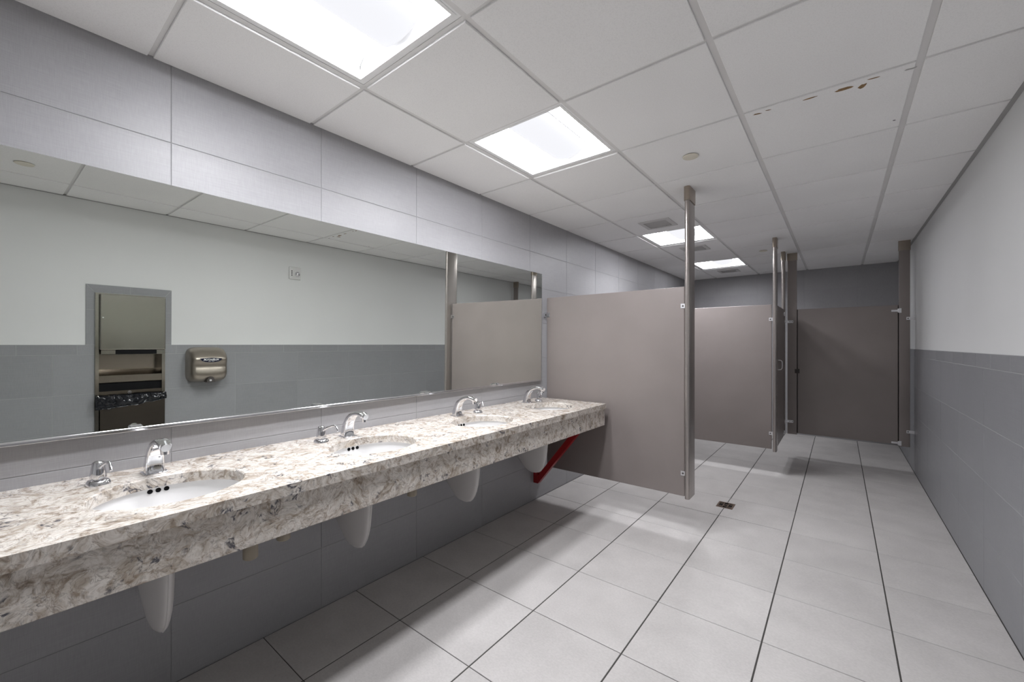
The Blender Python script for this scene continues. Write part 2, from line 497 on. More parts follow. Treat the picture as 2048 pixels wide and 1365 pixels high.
def ceiling_tile(x0, x1, y0, y1, hole=None):
    ex0, ex1 = (0.0 if x0 < 0.001 else 0.0125), (0.0 if x1 > W else 0.0125)
    ey0, ey1 = (0.0 if y0 <= Y0 else 0.0085), (0.0 if y1 >= Y1 else 0.0085)
    cx, cy = (x0 + x1) / 2, (y0 + y1) / 2
    key = (round(x1 - x0, 3), round(y1 - y0, 3), ex0, ex1, ey0, ey1, hole)
    if key not in ctile:
        bm = bmesh.new()
        a, b, c, d = x0 - cx, x1 - cx, y0 - cy, y1 - cy
        fa, fb, fc, fd = a + ex0, b - ex1, c + ey0, d - ey1
        if hole is None:
            r = 0.002
            rings = [[(fa + r, fc + r, 0), (fb - r, fc + r, 0), (fb - r, fd - r, 0), (fa + r, fd - r, 0)],
                     [(fa, fc, r), (fb, fc, r), (fb, fd, r), (fa, fd, r)],
                     [(fa, fc, 0.0096), (fb, fc, 0.0096), (fb, fd, 0.0096), (fa, fd, 0.0096)]]
            loft(bm, rings)
            box(bm, a + 0.003, b - 0.003, c + 0.003, d - 0.003, 0.0097, 0.018)
        else:
            h = hole
            for p in ((fa, -h, fc, fd), (h, fb, fc, fd), (-h, h, fc, -h), (-h, h, h, fd)): box(bm, p[0], p[1], p[2], p[3], 0.0, 0.0096)
            for p in ((a + .003, -h, c + .003, d - .003), (h, b - .003, c + .003, d - .003), (-h, h, c + .003, -h), (-h, h, h, d - .003)): box(bm, p[0], p[1], p[2], p[3], 0.0097, 0.018)
        ctile[key] = mesh_of(bm, 'ceiling_tile', 'ceil')
    return link(bpy.data.objects.new('ceiling_tile', ctile[key]), ceil, (cx, cy, H))
damaged = None
for i in range(len(xcells) - 1):
    for ya, yb in zip(ycells, ycells[1:]):
        j = cell_j(ya) if ya > Y0 else -99
        if i == 1 and j in LIGHT_J: continue
        t = ceiling_tile(xcells[i], xcells[i + 1], ya, yb, 0.118 if (i == 1 and j in VENT_J) else None)
        if i == 3 and j == 2: damaged = t
# bare patches where the white face has flaked off the damaged tile
def chip(px, py, sx, sy, ang, mat='chip'):
    bm = bmesh.new(); n = 11; rnd = random.Random(int(px * 977 + py * 131))
    lo, hi = [], []
    for k in range(n):
        a = 2 * math.pi * k / n; q = 0.65 + 0.5 * rnd.random()
        u, v = sx * math.cos(a) * q, sy * math.sin(a) * q
        x, y = u * math.cos(ang) - v * math.sin(ang), u * math.sin(ang) + v * math.cos(ang)
        lo.append(bm.verts.new((x, y, -0.0006))); hi.append(bm.verts.new((x * 1.15, y * 1.15, 0.0005)))
    bm.faces.new(list(reversed(lo))); bm.faces.new(hi)
    for k in range(n): bm.faces.new((lo[k], lo[(k + 1) % n], hi[(k + 1) % n], hi[k]))
    o = obj('flaked_patch', bm, mat, damaged, loc=(px - damaged.location.x, py - damaged.location.y, 0))
    tag(o, 'brown bare patch of fibre')
for c in ((1.740, 2.655, .018, .006, .2), (1.785, 2.650, .013, .004, .1), (1.941, 2.656, .027, .005, .0), (2.056, 2.664, .030, .014, .1),
          (2.118, 2.690, .013, .022, .35), (2.150, 2.648, .018, .004, .1)):
    chip(*c)
chip(2.25, 3.13, .005, .005, 0, 'vent_dark'); chip(2.262, 2.662, .018, .006, .1, 'angle')
# wall angle along the right wall
bm = bx(W - 0.013, W + 0.007, Y0, Y1, H - 0.003, H - 0.0008); box(bm, W + 0.0055, W + 0.007, Y0, Y1, H - 0.0008, H + 0.02)
tag(obj('trim_1', bm, 'angle'), 'grey metal wall angle where ceiling meets the painted wall', kind='structure')

# ------------------------------------------------------------------ ceiling lights (recessed troffers)
def troffer(j, label, trough_mat):
    cy = GY0 + PJ * (j + 0.5); cx = (GX[0] + GX[1]) / 2
    t = thing('ceiling_light', label, 'ceiling light', (cx, cy, H), 'recessed square ceiling lights')
    a = 0.3025; i_ = 0.283
    def ring_frame(name, r0, r1, z0, z1, mat):
        bm = bmesh.new(); sq = ((-1, -1), (1, -1), (1, 1), (-1, 1))
        rr_ = [[bm.verts.new((x * k, y * k, z)) for x, y in sq] for k, z in ((r0, z0), (r1, z0), (r1, z1), (r0, z1))]
        for q in range(4):
            for e in range(4): bm.faces.new((rr_[q][e], rr_[q][(e + 1) % 4], rr_[(q + 1) % 4][(e + 1) % 4], rr_[(q + 1) % 4][e]))
        return obj(name, bm, mat, t)
    ring_frame('frame', i_, a, 0.0096, 0.013, 'housing')
    ring_frame('door_frame', i_ - 0.014, i_ - 0.0005, 0.0085, 0.012, 'housing')
    # housing can: closed top and sides
    bm = bmesh.new()
    rings = [[(x * k, y * k, z) for x, y in ((-1, -1), (1, -1), (1, 1), (-1, 1))] for k, z in ((i_, 0.0096), (i_, 0.105), (i_ + 0.004, 0.105), (i_ + 0.004, 0.0096))]
    vr = loft(bm, rings, caps=False)
    obj('housing', bm, 'housing', t)
    obj('top_plate', bx(-i_, i_, -i_, i_, 0.106, 0.110), 'housing', t)
    # luminous troughs either side of the basket, curving up from the rim
    for s in (-1, 1):
        bm = bmesh.new()
        prof = [(0.2765, 0.042), (0.262, 0.064), (0.243, 0.081), (0.222, 0.090), (0.17, 0.100), (0.118, 0.102)]
        v0 = [[bm.verts.new((s * x, y, z)) for x, z in prof] for y in (-0.262, 0.262)]
        v1 = [[bm.verts.new((s * x, y, z + 0.003)) for x, z in prof] for y in (-0.262, 0.262)]
        n = len(prof)
        for k in range(n - 1):
            bm.faces.new((v0[0][k], v0[0][k + 1], v0[1][k + 1], v0[1][k])); bm.faces.new((v1[0][k], v1[1][k], v1[1][k + 1], v1[0][k + 1]))
        for e in (0, 1): bm.faces.new(v0[e] + list(reversed(v1[e])))
        for k in (0, n - 1): bm.faces.new((v0[0][k], v0[1][k], v1[1][k], v1[0][k]))
        bm.normal_update()
        for f in bm.faces:        # only the underside glows
            f.material_index = 0 if all(any(v is w for r_ in v0 for w in r_) for v in f.verts) else 1
        obj('trough', bm, [trough_mat, 'housing'], t, smooth=True)
    # white side reflectors curving from the rim up to the lit troughs
    for s in (-1, 1):
        bm = bmesh.new()
        prof = [(i_ - 0.001, 0.014), (0.280, 0.030), (0.277, 0.0415)]
        loft(bm, [[(s * x, y, z) for x, z in prof] + [(s * (x + 0.0005), y, z + 0.0025) for x, z in reversed(prof)] for y in (-0.2815, 0.2815)])
        obj('side_reflector', bm, 'housing', t, smooth=True)
    # end reflectors, sloping up and in
    for s in (-1, 1):
        bm = bmesh.new()
        loft(bm, [[(-i_ + 0.001, s * (i_ - 0.001), 0.028), (i_ - 0.001, s * (i_ - 0.001), 0.028), (i_ - 0.001, s * (i_ - 0.001), 0.031), (-i_ + 0.001, s * (i_ - 0.001), 0.031)],
                  [(-0.27, s * 0.2625, 0.102), (0.27, s * 0.2625, 0.102), (0.27, s * 0.2625, 0.105), (-0.27, s * 0.2625, 0.105)]])
        obj('end_reflector', bm, 'housing', t)
    # central diffuser basket: a shallow half round
    bm = bmesh.new(); n = 16; ring = []
    for k in range(n + 1):
        an = math.pi * k / n
        ring.append((-0.117 * math.cos(an), 0.094 - 0.056 * math.sin(an) ** 0.9))
    ends = [[bm.verts.new((x, y, z)) for x, z in ring] for y in (-0.2615, 0.2615)]
    for k in range(n): bm.faces.new((ends[0][k], ends[0][k + 1], ends[1][k + 1], ends[1][k]))
    bm.faces.new(ends[0]); bm.faces.new(list(reversed(ends[1]))); bm.faces.new((ends[0][0], ends[0][-1], ends[1][-1], ends[1][0]))
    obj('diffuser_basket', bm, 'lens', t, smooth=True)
troffer(-1, 'lit square ceiling light nearest the camera, cut by the top edge', 'trough')
troffer(1, 'lit square ceiling light second from the camera, wholly in view', 'trough')
troffer(5, 'lit square ceiling light behind the front partition post, between two vents', 'trough_third')
troffer(8, 'lit square ceiling light farthest from the camera, near the back wall', 'trough_fourth')

# ------------------------------------------------------------------ ceiling vents
def vent(j, label):
    t = thing('ceiling_vent', label, 'vent', ((GX[0] + GX[1]) / 2, GY0 + PJ * (j + 0.5), H), 'square ceiling vents')
    bm = bmesh.new(); a, b = 0.135, 0.098
    o1 = [(-a, -a, -0.0005), (a, -a, -0.0005), (a, a, -0.0005), (-a, a, -0.0005)]
    rings = [[(x, y, 0.0) for x, y, z in o1], [(x * .985, y * .985, -0.006) for x, y, z in o1],
             [(x * b / a, y * b / a, -0.007) for x, y, z in o1], [(x * b / a, y * b / a, 0.012) for x, y, z in o1]]
    loft(bm, rings, caps=False); obj('frame', bm, 'vent', t)
    obj('back_plate', bx(-0.112, 0.112, -0.112, 0.112, 0.018, 0.021), 'vent_dark', t)
    bm = bmesh.new(); n = 11
    v = [bm.verts.new(p) for p in ((0.011, -0.097, 0.008), (-0.004, -0.097, -0.005), (-0.0055, -0.097, -0.004), (0.0095, -0.097, 0.009))]
    w = [bm.verts.new(p) for p in ((0.011, 0.097, 0.008), (-0.004, 0.097, -0.005), (-0.0055, 0.097, -0.004), (0.0095, 0.097, 0.009))]
    for k in range(4): bm.faces.new((v[k], v[(k + 1) % 4], w[(k + 1) % 4], w[k]))
    bm.faces.new(v); bm.faces.new(list(reversed(w)))
    me = mesh_of(bm, 'slat', 'vent')
    for k in range(n): link(bpy.data.objects.new('slat', me), t, (-0.097 + 0.0172 * k, 0, 0))
vent(4, 'square white ceiling vent in front of the third ceiling light')
vent(6, 'square white ceiling vent between the third and fourth ceiling lights')
vent(9, 'square white ceiling vent closest to the back wall')

def sprinkler(x, y, label):
    bm = bmesh.new()
    lathe(bm, (0, 0, 0), [(0.0005, -0.008), (0.041, -0.008), (0.043, -0.006), (0.043, -0.004), (0.036, -0.004), (0.036, 0.0)], 28)
    tag(obj('sprinkler_cover', bm, 'disc', smooth=True, loc=(x, y, H)), label, 'sprinkler', 'round ceiling discs')
sprinkler(1.37, 2.915, 'flat round cream disc in the ceiling near the second light')
sprinkler(1.352, 5.965, 'flat round disc in the ceiling by the stall door posts')
sprinkler(1.99, 0.56, 'flat round ceiling disc seen only in the mirror')

# ------------------------------------------------------------------ vanity counter
ZT, ZB = 0.868, 0.830
SX = 0.357; SY = [0.775, 1.512, 2.250, 2.992]; RX, RY = 0.172, 0.197
CY0, CY1 = 0.08, 3.372
ct = thing('vanity_counter', 'long speckled quartz counter with deep apron under the mirror', 'counter', (0, 0, 0))
def counter_slab():
    bm = bmesh.new(); XF = 0.630; X0 = 0.001
    cutsy = [CY0] + [(a + b) / 2 for a, b in zip(SY, SY[1:])] + [CY1]
    for cy, ya, yb in zip(SY, cutsy, cutsy[1:]):
        angs = [2 * math.pi * k / 64 for k in range(64)]
        for x, y in ((X0, ya), (XF, ya), (XF, yb), (X0, yb)):
            angs.append(math.atan2(y - cy, x - SX) % (2 * math.pi))
        angs = sorted(set(round(a, 6) for a in angs))
        inner, outer = [], []
        for a in angs:
            c, s = math.cos(a), math.sin(a)
            k = 1 / math.sqrt((c / RX) ** 2 + (s / RY) ** 2)
            inner.append((SX + k * c, cy + k * s))
            t = 1e9
            if c > 1e-9: t = min(t, (XF - SX) / c)
            if c < -1e-9: t = min(t, (X0 - SX) / c)
            if s > 1e-9: t = min(t, (yb - cy) / s)
            if s < -1e-9: t = min(t, (ya - cy) / s)
            outer.append((SX + t * c, cy + t * s))
        n = len(angs); r = 0.004
        vin_t = [bm.verts.new((SX + (x - SX) * 1.0, y, ZT - r)) for x, y in inner]
        vin_b = [bm.verts.new((x, y, ZB)) for x, y in inner]
        vtop = [bm.verts.new((SX + (x - SX) * 1.022, cy + (y - cy) * 1.02, ZT)) for x, y in inner]
        vot = [bm.verts.new((x, y, ZT)) for x, y in outer]; vob = [bm.verts.new((x, y, ZB)) for x, y in outer]
        for i in range(n):
            j = (i + 1) % n
            bm.faces.new((vtop[i], vtop[j], vot[j], vot[i])); bm.faces.new((vin_b[i], vob[i], vob[j], vin_b[j]))
            bm.faces.new((vin_t[i], vin_t[j], vtop[j], vtop[i])); bm.faces.new((vin_b[i], vin_b[j], vin_t[j], vin_t[i]))
            mx, my = (outer[i][0] + outer[j][0]) / 2, (outer[i][1] + outer[j][1]) / 2
            if abs(mx - XF) < 1e-5 or abs(mx - X0) < 1e-5 or abs(my - CY0) < 1e-5 or abs(my - CY1) < 1e-5:
                bm.faces.new((vot[i], vot[j], vob[j], vob[i]))
    bmesh.ops.remove_doubles(bm, verts=bm.verts, dist=1e-5)
    return bm
obj('counter_slab', counter_slab(), 'quartz', ct)
obj('front_apron', rbx(0.594, 0.616, CY0, CY1 - 0.004, 0.700, ZB - 0.0005, 0.002, 1), 'quartz', ct)
tag(bpy.data.objects['front_apron'], 'deep speckled brown and cream front edge')

SN = ['nearest the camera', 'second from the camera', 'third from the camera', 'farthest from the camera, beside the partition']
def sink(i):
    cy = SY[i]
    t = thing('sink', 'white oval undermount sink ' + SN[i], 'sink', (SX, cy, ZB), 'oval sinks set in the counter')
    bm = bmesh.new()
    prof = [(1.085, -0.0005), (1.06, -0.0005), (1.055, -0.006), (1.045, -0.03), (1.0, -0.07), (0.87, -0.108), (0.62, -0.13), (0.3, -0.14), (0.13, -0.142)]
    rings = []
    for k, z in prof:
        rings.append([(RX * k * math.cos(2 * math.pi * q / 48), RY * k * math.sin(2 * math.pi * q / 48), z) for q in range(48)])
    outer = [[(x * 1.03 if abs(x) > 0.05 else x, y * 1.03, z - 0.010) for x, y, z in r] for r in rings]
    loft(bm, list(reversed(outer)) + rings, caps=False)
    obj('bowl', bm, 'porcelain', t, smooth=True)
    bm = bmesh.new(); lathe(bm, (0, 0, -0.1415), [(0.0005, 0.002), (0.018, 0.001), (0.024, 0.002), (0.024, -0.006)], 20)
    obj('drain', bm, 'chrome', t, smooth=True)
    for k in (-1, 0, 1):
        y = 0.0225 * k; z = -0.014
        x = -RX * 1.0515 * math.sqrt(1 - (y / (RY * 1.0515)) ** 2)
        bm = bmesh.new(); cyl(bm, (x - 0.004, y, z), (1, 0, 0.25), 0.0076, 0.0076, 0.0062, 16)
        tag(obj('overflow_hole', bm, 'black', t), 'dark round overflow hole')
for i in range(4): sink(i)

def trap_cover(i):
    cy = SY[i] - 0.004
    t = thing('trap_cover', 'white tapered plastic pipe cover under the sink ' + SN[i], 'pipe cover', (0, cy, 0), 'pipe covers below the counter')
    zs = [0.670, 0.63, 0.58, 0.52, 0.47, 0.43, 0.40, 0.375, 0.358, 0.350]
    front = [0.345, 0.342, 0.338, 0.332, 0.324, 0.312, 0.298, 0.280, 0.258, 0.235]
    back = [0.004, 0.004, 0.004, 0.006, 0.045, 0.080, 0.108, 0.135, 0.165, 0.195]
    half = [0.046, 0.046, 0.045, 0.043, 0.040, 0.036, 0.031, 0.026, 0.018, 0.009]
    rings = []
    for z, f, b, h in zip(zs, front, back, half):
        ring = []; n = 28
        for k in range(n):
            a = 2 * math.pi * k / n; c, s = math.cos(a), math.sin(a)
            u = math.copysign(abs(c) ** 0.62, c); v = math.copysign(abs(s) ** 0.8, s)
            x = (f + b) / 2 + (f - b) / 2 * u
            nose = 1.0 - 0.42 * max(0.0, u)          # narrower towards the front
            ring.append((x, h * v * nose, z))
        rings.append(ring)
    bm = bmesh.new(); loft(bm, list(reversed(rings)))
    obj('shell', bm, 'pvc', t, smooth=True)
    pts = [(f + 0.0006, 0.0, z) for z, f in zip(zs, front)][:-1]
    bm = bmesh.new(); tube(bm, pts, 0.0022, 6); obj('seam', bm, 'pvc', t)
for i in range(4): trap_cover(i)

# soap reservoirs and the red support bracket under the counter
for x, y, zb, lab in ((0.567, 0.927, 0.642, 'tan soap bottle hanging lowest under the counter near the first sink'),
                      (0.567, 1.027, 0.666, 'tan soap bottle barely showing below the apron before the second sink'),
                      (0.569, 1.562, 0.661, 'tan soap bottle under the counter between the second and third sinks')):
    t = thing('soap_bottle', lab, 'soap bottle', (x, y, zb), 'soap bottles under the counter')
    bm = bmesh.new(); lathe(bm, (0, 0, 0), [(0.0005, 0.0), (0.018, 0.0), (0.0215, 0.004), (0.0215, 0.10), (0.012, 0.125), (0.012, ZB - zb - 0.003), (0.0005, ZB - zb - 0.003)], 24)
    obj('bottle', bm, 'tan', t, smooth=True)
    bm = bmesh.new(); lathe(bm, (0, 0, ZB - zb - 0.030), [(0.0122, 0.0), (0.016, 0.0), (0.016, 0.0265), (0.0122, 0.0265)], 24)
    obj('collar', bm, 'black', t, smooth=True)

t = thing('support_bracket', 'red painted steel bracket holding up the far end of the counter', 'bracket', (0, 3.30, 0))
YB = 0.022
obj('wall_leg', rbx(0.001, 0.046, -YB, YB, 0.150, 0.822, 0.004, 2), 'red', t)
obj('top_arm', rbx(0.048, 0.580, -YB, YB, 0.778, 0.822, 0.004, 2), 'red', t)
bm = bmesh.new()
d = Vector((0.56 - 0.030, 0, 0.775 - 0.160)).normalized(); nrm = Vector((-d.z, 0, d.x))
p0, p1 = Vector((0.047, 0, 0.185)), Vector((0.545, 0, 0.768))
a, b = p0 + nrm * 0.024, p0 - nrm * 0.024
a = Vector((0.0465, 0, 0.218)); b = Vector((0.0465, 0, 0.1505))
c_, e_ = Vector((0.50, 0, 0.7775)), Vector((0.558, 0, 0.7775))
loft(bm, [[(p.x, -YB, p.z) for p in (a, b, e_, c_)], [(p.x, YB, p.z) for p in (a, b, e_, c_)]])
obj('brace', bm, 'red', t)

# ------------------------------------------------------------------ faucets and soap dispensers
def faucet(i):
    t = thing('faucet', 'chrome curved spout faucet at the sink ' + SN[i], 'faucet', (0.0, SY[i] + [0.0, 0.005, 0.022, 0.035][i], ZT), 'chrome sink faucets')
    bm = bmesh.new()
    path = [(0.118, 0.0), (0.119, 0.025), (0.125, 0.055), (0.140, 0.084), (0.165, 0.107), (0.195, 0.120), (0.228, 0.125), (0.255, 0.122), (0.272, 0.116)]
    wid = [0.029, 0.028, 0.026, 0.024, 0.0215, 0.0195, 0.0185, 0.018, 0.017]
    dep = [0.030, 0.026, 0.021, 0.017, 0.0135, 0.0115, 0.0105, 0.0105, 0.010]
    rings = []
    for k, (x, z) in enumerate(path):
        x2, z2 = path[min(k + 1, len(path) - 1)]; x1, z1 = path[max(k - 1, 0)]
        tx, tz = x2 - x1, z2 - z1; L = math.hypot(tx, tz); nx, nz = -tz / L, tx / L
        if k == 0: nx, nz = -1.0, 0.0
        ring = []
        for q in range(24):
            a = 2 * math.pi * q / 24; c, s = math.cos(a), math.sin(a)
            u = math.copysign(abs(c) ** 0.6, c) * dep[k]; v = math.copysign(abs(s) ** 0.6, s) * wid[k]
            if c < 0: u *= 1.0 - 0.35 * (1 - abs(s)) * (k > 0)     # scooped underside
            ring.append((x + nx * u, v, z + nz * u))
        rings.append(ring)
    loft(bm, rings); obj('spout', bm, 'chrome', t, smooth=True)
    obj('base_plate', rbx(0.086, 0.152, -0.034, 0.034, 0.0, 0.0045, 0.002, 2), 'chrome', t)
    bm = bmesh.new(); cyl(bm, (0.264, 0, 0.108), (0.10, 0, -1), 0.0130, 0.0115, 0.020, 24)
    obj('aerator', bm, 'chrome', t, smooth=True)
    bm = bmesh.new(); cyl(bm, (0.258, 0, 0.1185), (1, 0, -0.30), 0.0165, 0.0135, 0.024, 24)
    obj('nose', bm, 'chrome', t, smooth=True)
for i in range(4): faucet(i)

def soap_dispenser(y, rot, label, x=0.142):
    t = thing('soap_dispenser', label, 'soap dispenser', (x, y, ZT), 'chrome soap dispensers', rot)
    t.scale = (0.92, 0.86, 1.12)
    bm = bmesh.new()
    rings = []
    for k, z in ((0.034, 0.0), (0.034, 0.006), (0.029, 0.013), (0.022, 0.015)):
        ring = []
        for q in range(28):
            a = 2 * math.pi * q / 28; c, s = math.cos(a), math.sin(a)
            ring.append((math.copysign(abs(c) ** 0.7, c) * k, math.copysign(abs(s) ** 0.7, s) * k, z))
        rings.append(ring)
    loft(bm, rings); obj('base', bm, 'chrome', t, smooth=True)
    bm = bmesh.new()
    lathe(bm, (0, 0, 0), [(0.0155, 0.0145), (0.0155, 0.020), (0.0245, 0.021), (0.0245, 0.031), (0.0185, 0.060), (0.0165, 0.065), (0.010, 0.068), (0.0005, 0.069)], 24)
    obj('pump_head', bm, 'chrome', t, smooth=True)
    bm = bmesh.new(); tube(bm, [(0.010, 0, 0.050), (0.045, 0, 0.063), (0.085, 0, 0.075), (0.103, 0, 0.077), (0.113, 0, 0.072), (0.124, 0, 0.056)], [0.0058, 0.0042, 0.0036, 0.0040, 0.0048, 0.0048], 12)
    obj('nozzle', bm, 'chrome', t, smooth=True)
soap_dispenser(0.630, R(8), 'chrome soap pump left of the faucet nearest the camera')
soap_dispenser(1.372, R(10), 'chrome soap pump with long nozzle left of the second faucet')
soap_dispenser(2.440, R(-30), 'chrome soap pump right of the third faucet')
soap_dispenser(3.155, R(-45), 'chrome soap pump behind the farthest faucet by the partition')

# ------------------------------------------------------------------ mirror (its top leans slightly into the room)
MT, MP = 0.00871, 0.00529
mr = thing('wall_mirror', 'long frameless wall mirror above the sinks with a thin metal bottom channel', 'mirror', (0.0228, 2.0, 1.0))
mr.rotation_euler = (0, MT, MP)
mg = obj('mirror_glass', bx(-0.005, 0.0, CY0 - 2.0, 1.374, 0.022, 0.936), 'mirror', mr)
bm = bmesh.new()      # J-shaped channel: back, floor and a rounded front lip
jp = [(-0.011, 0.0105), (0.0035, 0.0105), (0.0050, 0.0120), (0.0050, 0.0185), (0.0044, 0.0220), (0.0030, 0.0236), (0.0012, 0.0236), (0.0008, 0.0220), (0.0008, 0.0130), (-0.011, 0.0130)]
loft(bm, [[(x, y, z) for x, z in jp] for y in (CY0 - 2.0, 1.374)])
obj('bottom_channel', bm, 'frame', mr)
for y in (0.79,):
    obj('mirror_clip', rbx(0.0005, 0.005, y - 0.012, y + 0.012, 0.020, 0.036, 0.0015, 2), 'chrome', mr)
obj('edge_strip', bx(-0.006, 0.0015, 1.3742, 1.3765, 0.012, 0.936), 'frame', mr)
obj('backing_board', bx(-0.011, -0.0052, CY0 - 1.99, 1.36, 0.03, 0.92), 'plenum', mr)

# ------------------------------------------------------------------ partitions
def clip_x(parent, xa, xb, yf, yb, z, hh=0.016):
    """ears either side of a panel that lies in a plane y=const, between xa and xb"""
    xm = xa + 0.35 * (xb - xa)
    for sgn, y in ((-1, yf), (1, yb)):
        q0, q1 = sorted((y + sgn * 0.0004, y + sgn * 0.004))
        o = obj('bracket', bx(xa, xb, q0, q1, z - hh, z + hh), 'bracket', parent)
        bm = bmesh.new(); cyl(bm, (xm, y + sgn * 0.004, z), (0, sgn, 0), 0.0065, 0.005, 0.004, 12)
        obj('bolt', bm, 'taupe_dark', o)

def panel(name, parent, x0, x1, y0, y1, z0, z1):
    o = obj(name, rbx(x0, x1, y0, y1, z0, z1, 0.003, 2), 'taupe', parent)
    return o

def pilaster(parent, x0, x1, y0, y1, z0, capz, rad, mat='taupe_smooth'):
    p = obj('pilaster', rbx(x0, x1, y0, y1, z0, H - 0.012, rad, 4, axis=2), mat, parent, smooth=True)
    c = obj('ceiling_shoe', rbx(x0 - 0.004, x1 + 0.004, y0 - 0.004, y1 + 0.004, capz, H - 0.0005, rad, 4, axis=2), 'steel_warm', p, smooth=True)
    return p

# front screen beside the counter
t = thing('privacy_screen', 'taupe partition panel beside the counter with a tall ceiling post', 'partition', (0, 0, 0))
panel('panel', t, 0.032, 1.188, 3.440, 3.466, 0.256, 1.733)
pilaster(t, 1.206, 1.238, 3.372, 3.524, 0.262, 2.316, 0.0145)
for z in (1.597, 0.418): clip_x(t, 1.164, 1.2055, 3.440, 3.466, z)
for z in (1.585, 0.545): clip_x(t, 0.0015, 0.062, 3.440, 3.466, z, 0.018)

# first stall: side panel with its post
t = thing('stall_side_panel', 'taupe stall partition behind the front screen with a slim post', 'partition', (0, 0, 0))
panel('panel', t, 0.032, 1.496, 5.392, 5.418, 0.250, 1.737)
pilaster(t, 1.510, 1.542, 5.352, 5.470, 0.232, 2.316, 0.0145)
for z in (1.585, 0.412): clip_x(t, 1.474, 1.5095, 5.392, 5.418, z)
for z in (1.585, 0.412): clip_x(t, 0.0015, 0.062, 5.392, 5.418, z, 0.018)

# first stall door (seen almost edge on) with pull handle
t = thing('stall_door', 'narrow-looking taupe stall door seen edge on with chrome pull handle', 'door', (1.513, 6.14, 0))
obj('door_leaf', rbx(0.0, 0.025, -0.655, 0.0, 0.262, 1.733, 0.003, 2), 'taupe', t)
bm = bmesh.new(); tube(bm, [(0.0255, -0.575, 1.060), (0.048, -0.575, 1.062), (0.058, -0.575, 1.075), (0.060, -0.575, 1.11), (0.058, -0.575, 1.145), (0.048, -0.575, 1.158), (0.0255, -0.575, 1.160)], 0.0055, 10)
obj('pull_handle', bm, 'bracket', t, smooth=True)
for z in (0.30, 1.68):
    bm = bx(0.0255, 0.031, -0.05, 0.012, z - 0.012, z + 0.012); cyl(bm, (0.029, 0.006, z - 0.022), (0, 0, 1), 0.005, 0.005, 0.044, 10)
    obj('hinge', bm, 'bracket', t)

# corner pilasters of the end stall
t = thing('stall_corner_post', 'slim taupe post where the stall door meets the end stall front', 'post', (0, 0, 0))
pilaster(t, 1.508, 1.540, 6.165, 6.292, 0.262, 2.316, 0.0145)
for z in (1.597, 0.408):
    o = obj('corner_bracket', bx(1.5405, 1.545, 6.225, 6.330, z - 0.014, z + 0.014), 'bracket', t)
t = thing('stall_front_post', 'taupe post on the left of the wide end stall door', 'post', (0, 0, 0))
pilaster(t, 1.555, 1.648, 6.337, 6.368, 0.258, 2.325, 0.003, 'taupe')
for z in (1.597, 0.408):
    bm = bx(1.546, 1.612, 6.3325, 6.3362, z - 0.014, z + 0.014)
    o = obj('corner_bracket', bm, 'bracket', t)
    for x in (1.580, 1.602):
        bm = bmesh.new(); cyl(bm, (x, 6.3325, z), (0, -1, 0), 0.0055, 0.0045, 0.003, 10)
        obj('bolt', bm, 'taupe_dark', o)
obj('gap_shade_strip', bx(1.632, 1.672, 6.3705, 6.376, 0.272, 1.742), 'taupe_dark', t)  # dark strip added behind the latch-side gap so it reads as shade
obj('latch_keeper', rbx(1.628, 1.650, 6.3325, 6.3365, 0.985, 1.035, 0.001, 1), 'taupe_dark', t)
t = thing('wall_post', 'taupe post between the wide stall door and the painted wall', 'post', (0, 0, 0))
pilaster(t, 2.533, 2.618, 6.337, 6.368, 0.256, 2.310, 0.003, 'taupe')
for z in (1.597, 0.416):
    o = obj('wall_bracket', bx(2.590, 2.650, 6.3325, 6.3362, z - 0.015, z + 0.015), 'bracket', t)
    bm = bmesh.new(); cyl(bm, (2.602, 6.3325, z), (0, -1, 0), 0.006, 0.005, 0.003, 10); obj('bolt', bm, 'taupe_dark', o)
obj('gap_shade_strip', bx(2.500, 2.545, 6.3715, 6.377, 0.272, 1.742), 'taupe_dark', t)  # added dark strip hides the lit wall behind the hinge-side gap
t = thing('stall_door', 'wide taupe end stall door facing the camera', 'door', (2.512, 6.345, 0))
obj('door_leaf', rbx(-0.857, 0.014, 0.0, 0.025, 0.272, 1.742, 0.003, 2), 'taupe', t)
for z, s in ((1.682, 1), (0.288, -1)):
    bm = bx(-0.038, 0.016, -0.0045, -0.0004, z - 0.010, z + 0.010); cyl(bm, (0.0165, -0.003, z - 0.02), (0, 0, 1), 0.0055, 0.0055, 0.04, 10)
    o = obj('hinge', bm, 'bracket', t)
    obj('hinge_plate', bx(0.019, 0.040, -0.0135, -0.0085, z - 0.024, z + 0.024), 'bracket', o)
obj('latch', rbx(-0.862, -0.838, -0.012, -0.0004, 0.985, 1.035, 0.002, 2), 'taupe_dark', t)

# ------------------------------------------------------------------ floor drain
t = thing('floor_drain', 'small square bronze floor drain grate in the tiles', 'floor drain', ((DR[0] + DR[1]) / 2, (DR[2] + DR[3]) / 2, 0))
hx, hy = (DR[1] - DR[0]) / 2 - 0.001, (DR[3] - DR[2]) / 2 - 0.001
bm = bmesh.new()
for p in ((-hx, -hx + 0.012, -hy, hy), (hx - 0.012, hx, -hy, hy), (-hx + 0.012, hx - 0.012, -hy, -hy + 0.012), (-hx + 0.012, hx - 0.012, hy - 0.012, hy)):
    box(bm, p[0], p[1], p[2], p[3], -0.006, 0.0015)
obj('frame', bm, 'drain', t)
obj('sump', bx(-hx, hx, -hy, hy, -0.0024, -0.0016), 'black', t)
bm = bmesh.new()
for s in (-1, 1):
    box(bm, s * 0.018 - 0.003, s * 0.018 + 0.003, -hy + 0.012, hy - 0.012, -0.0015, 0.001)
    box(bm, -hx + 0.012, hx - 0.012, s * 0.022 - 0.003, s * 0.022 + 0.003, -0.0015, 0.001)
obj('grate', bm, 'drain', t)
bm = bmesh.new()
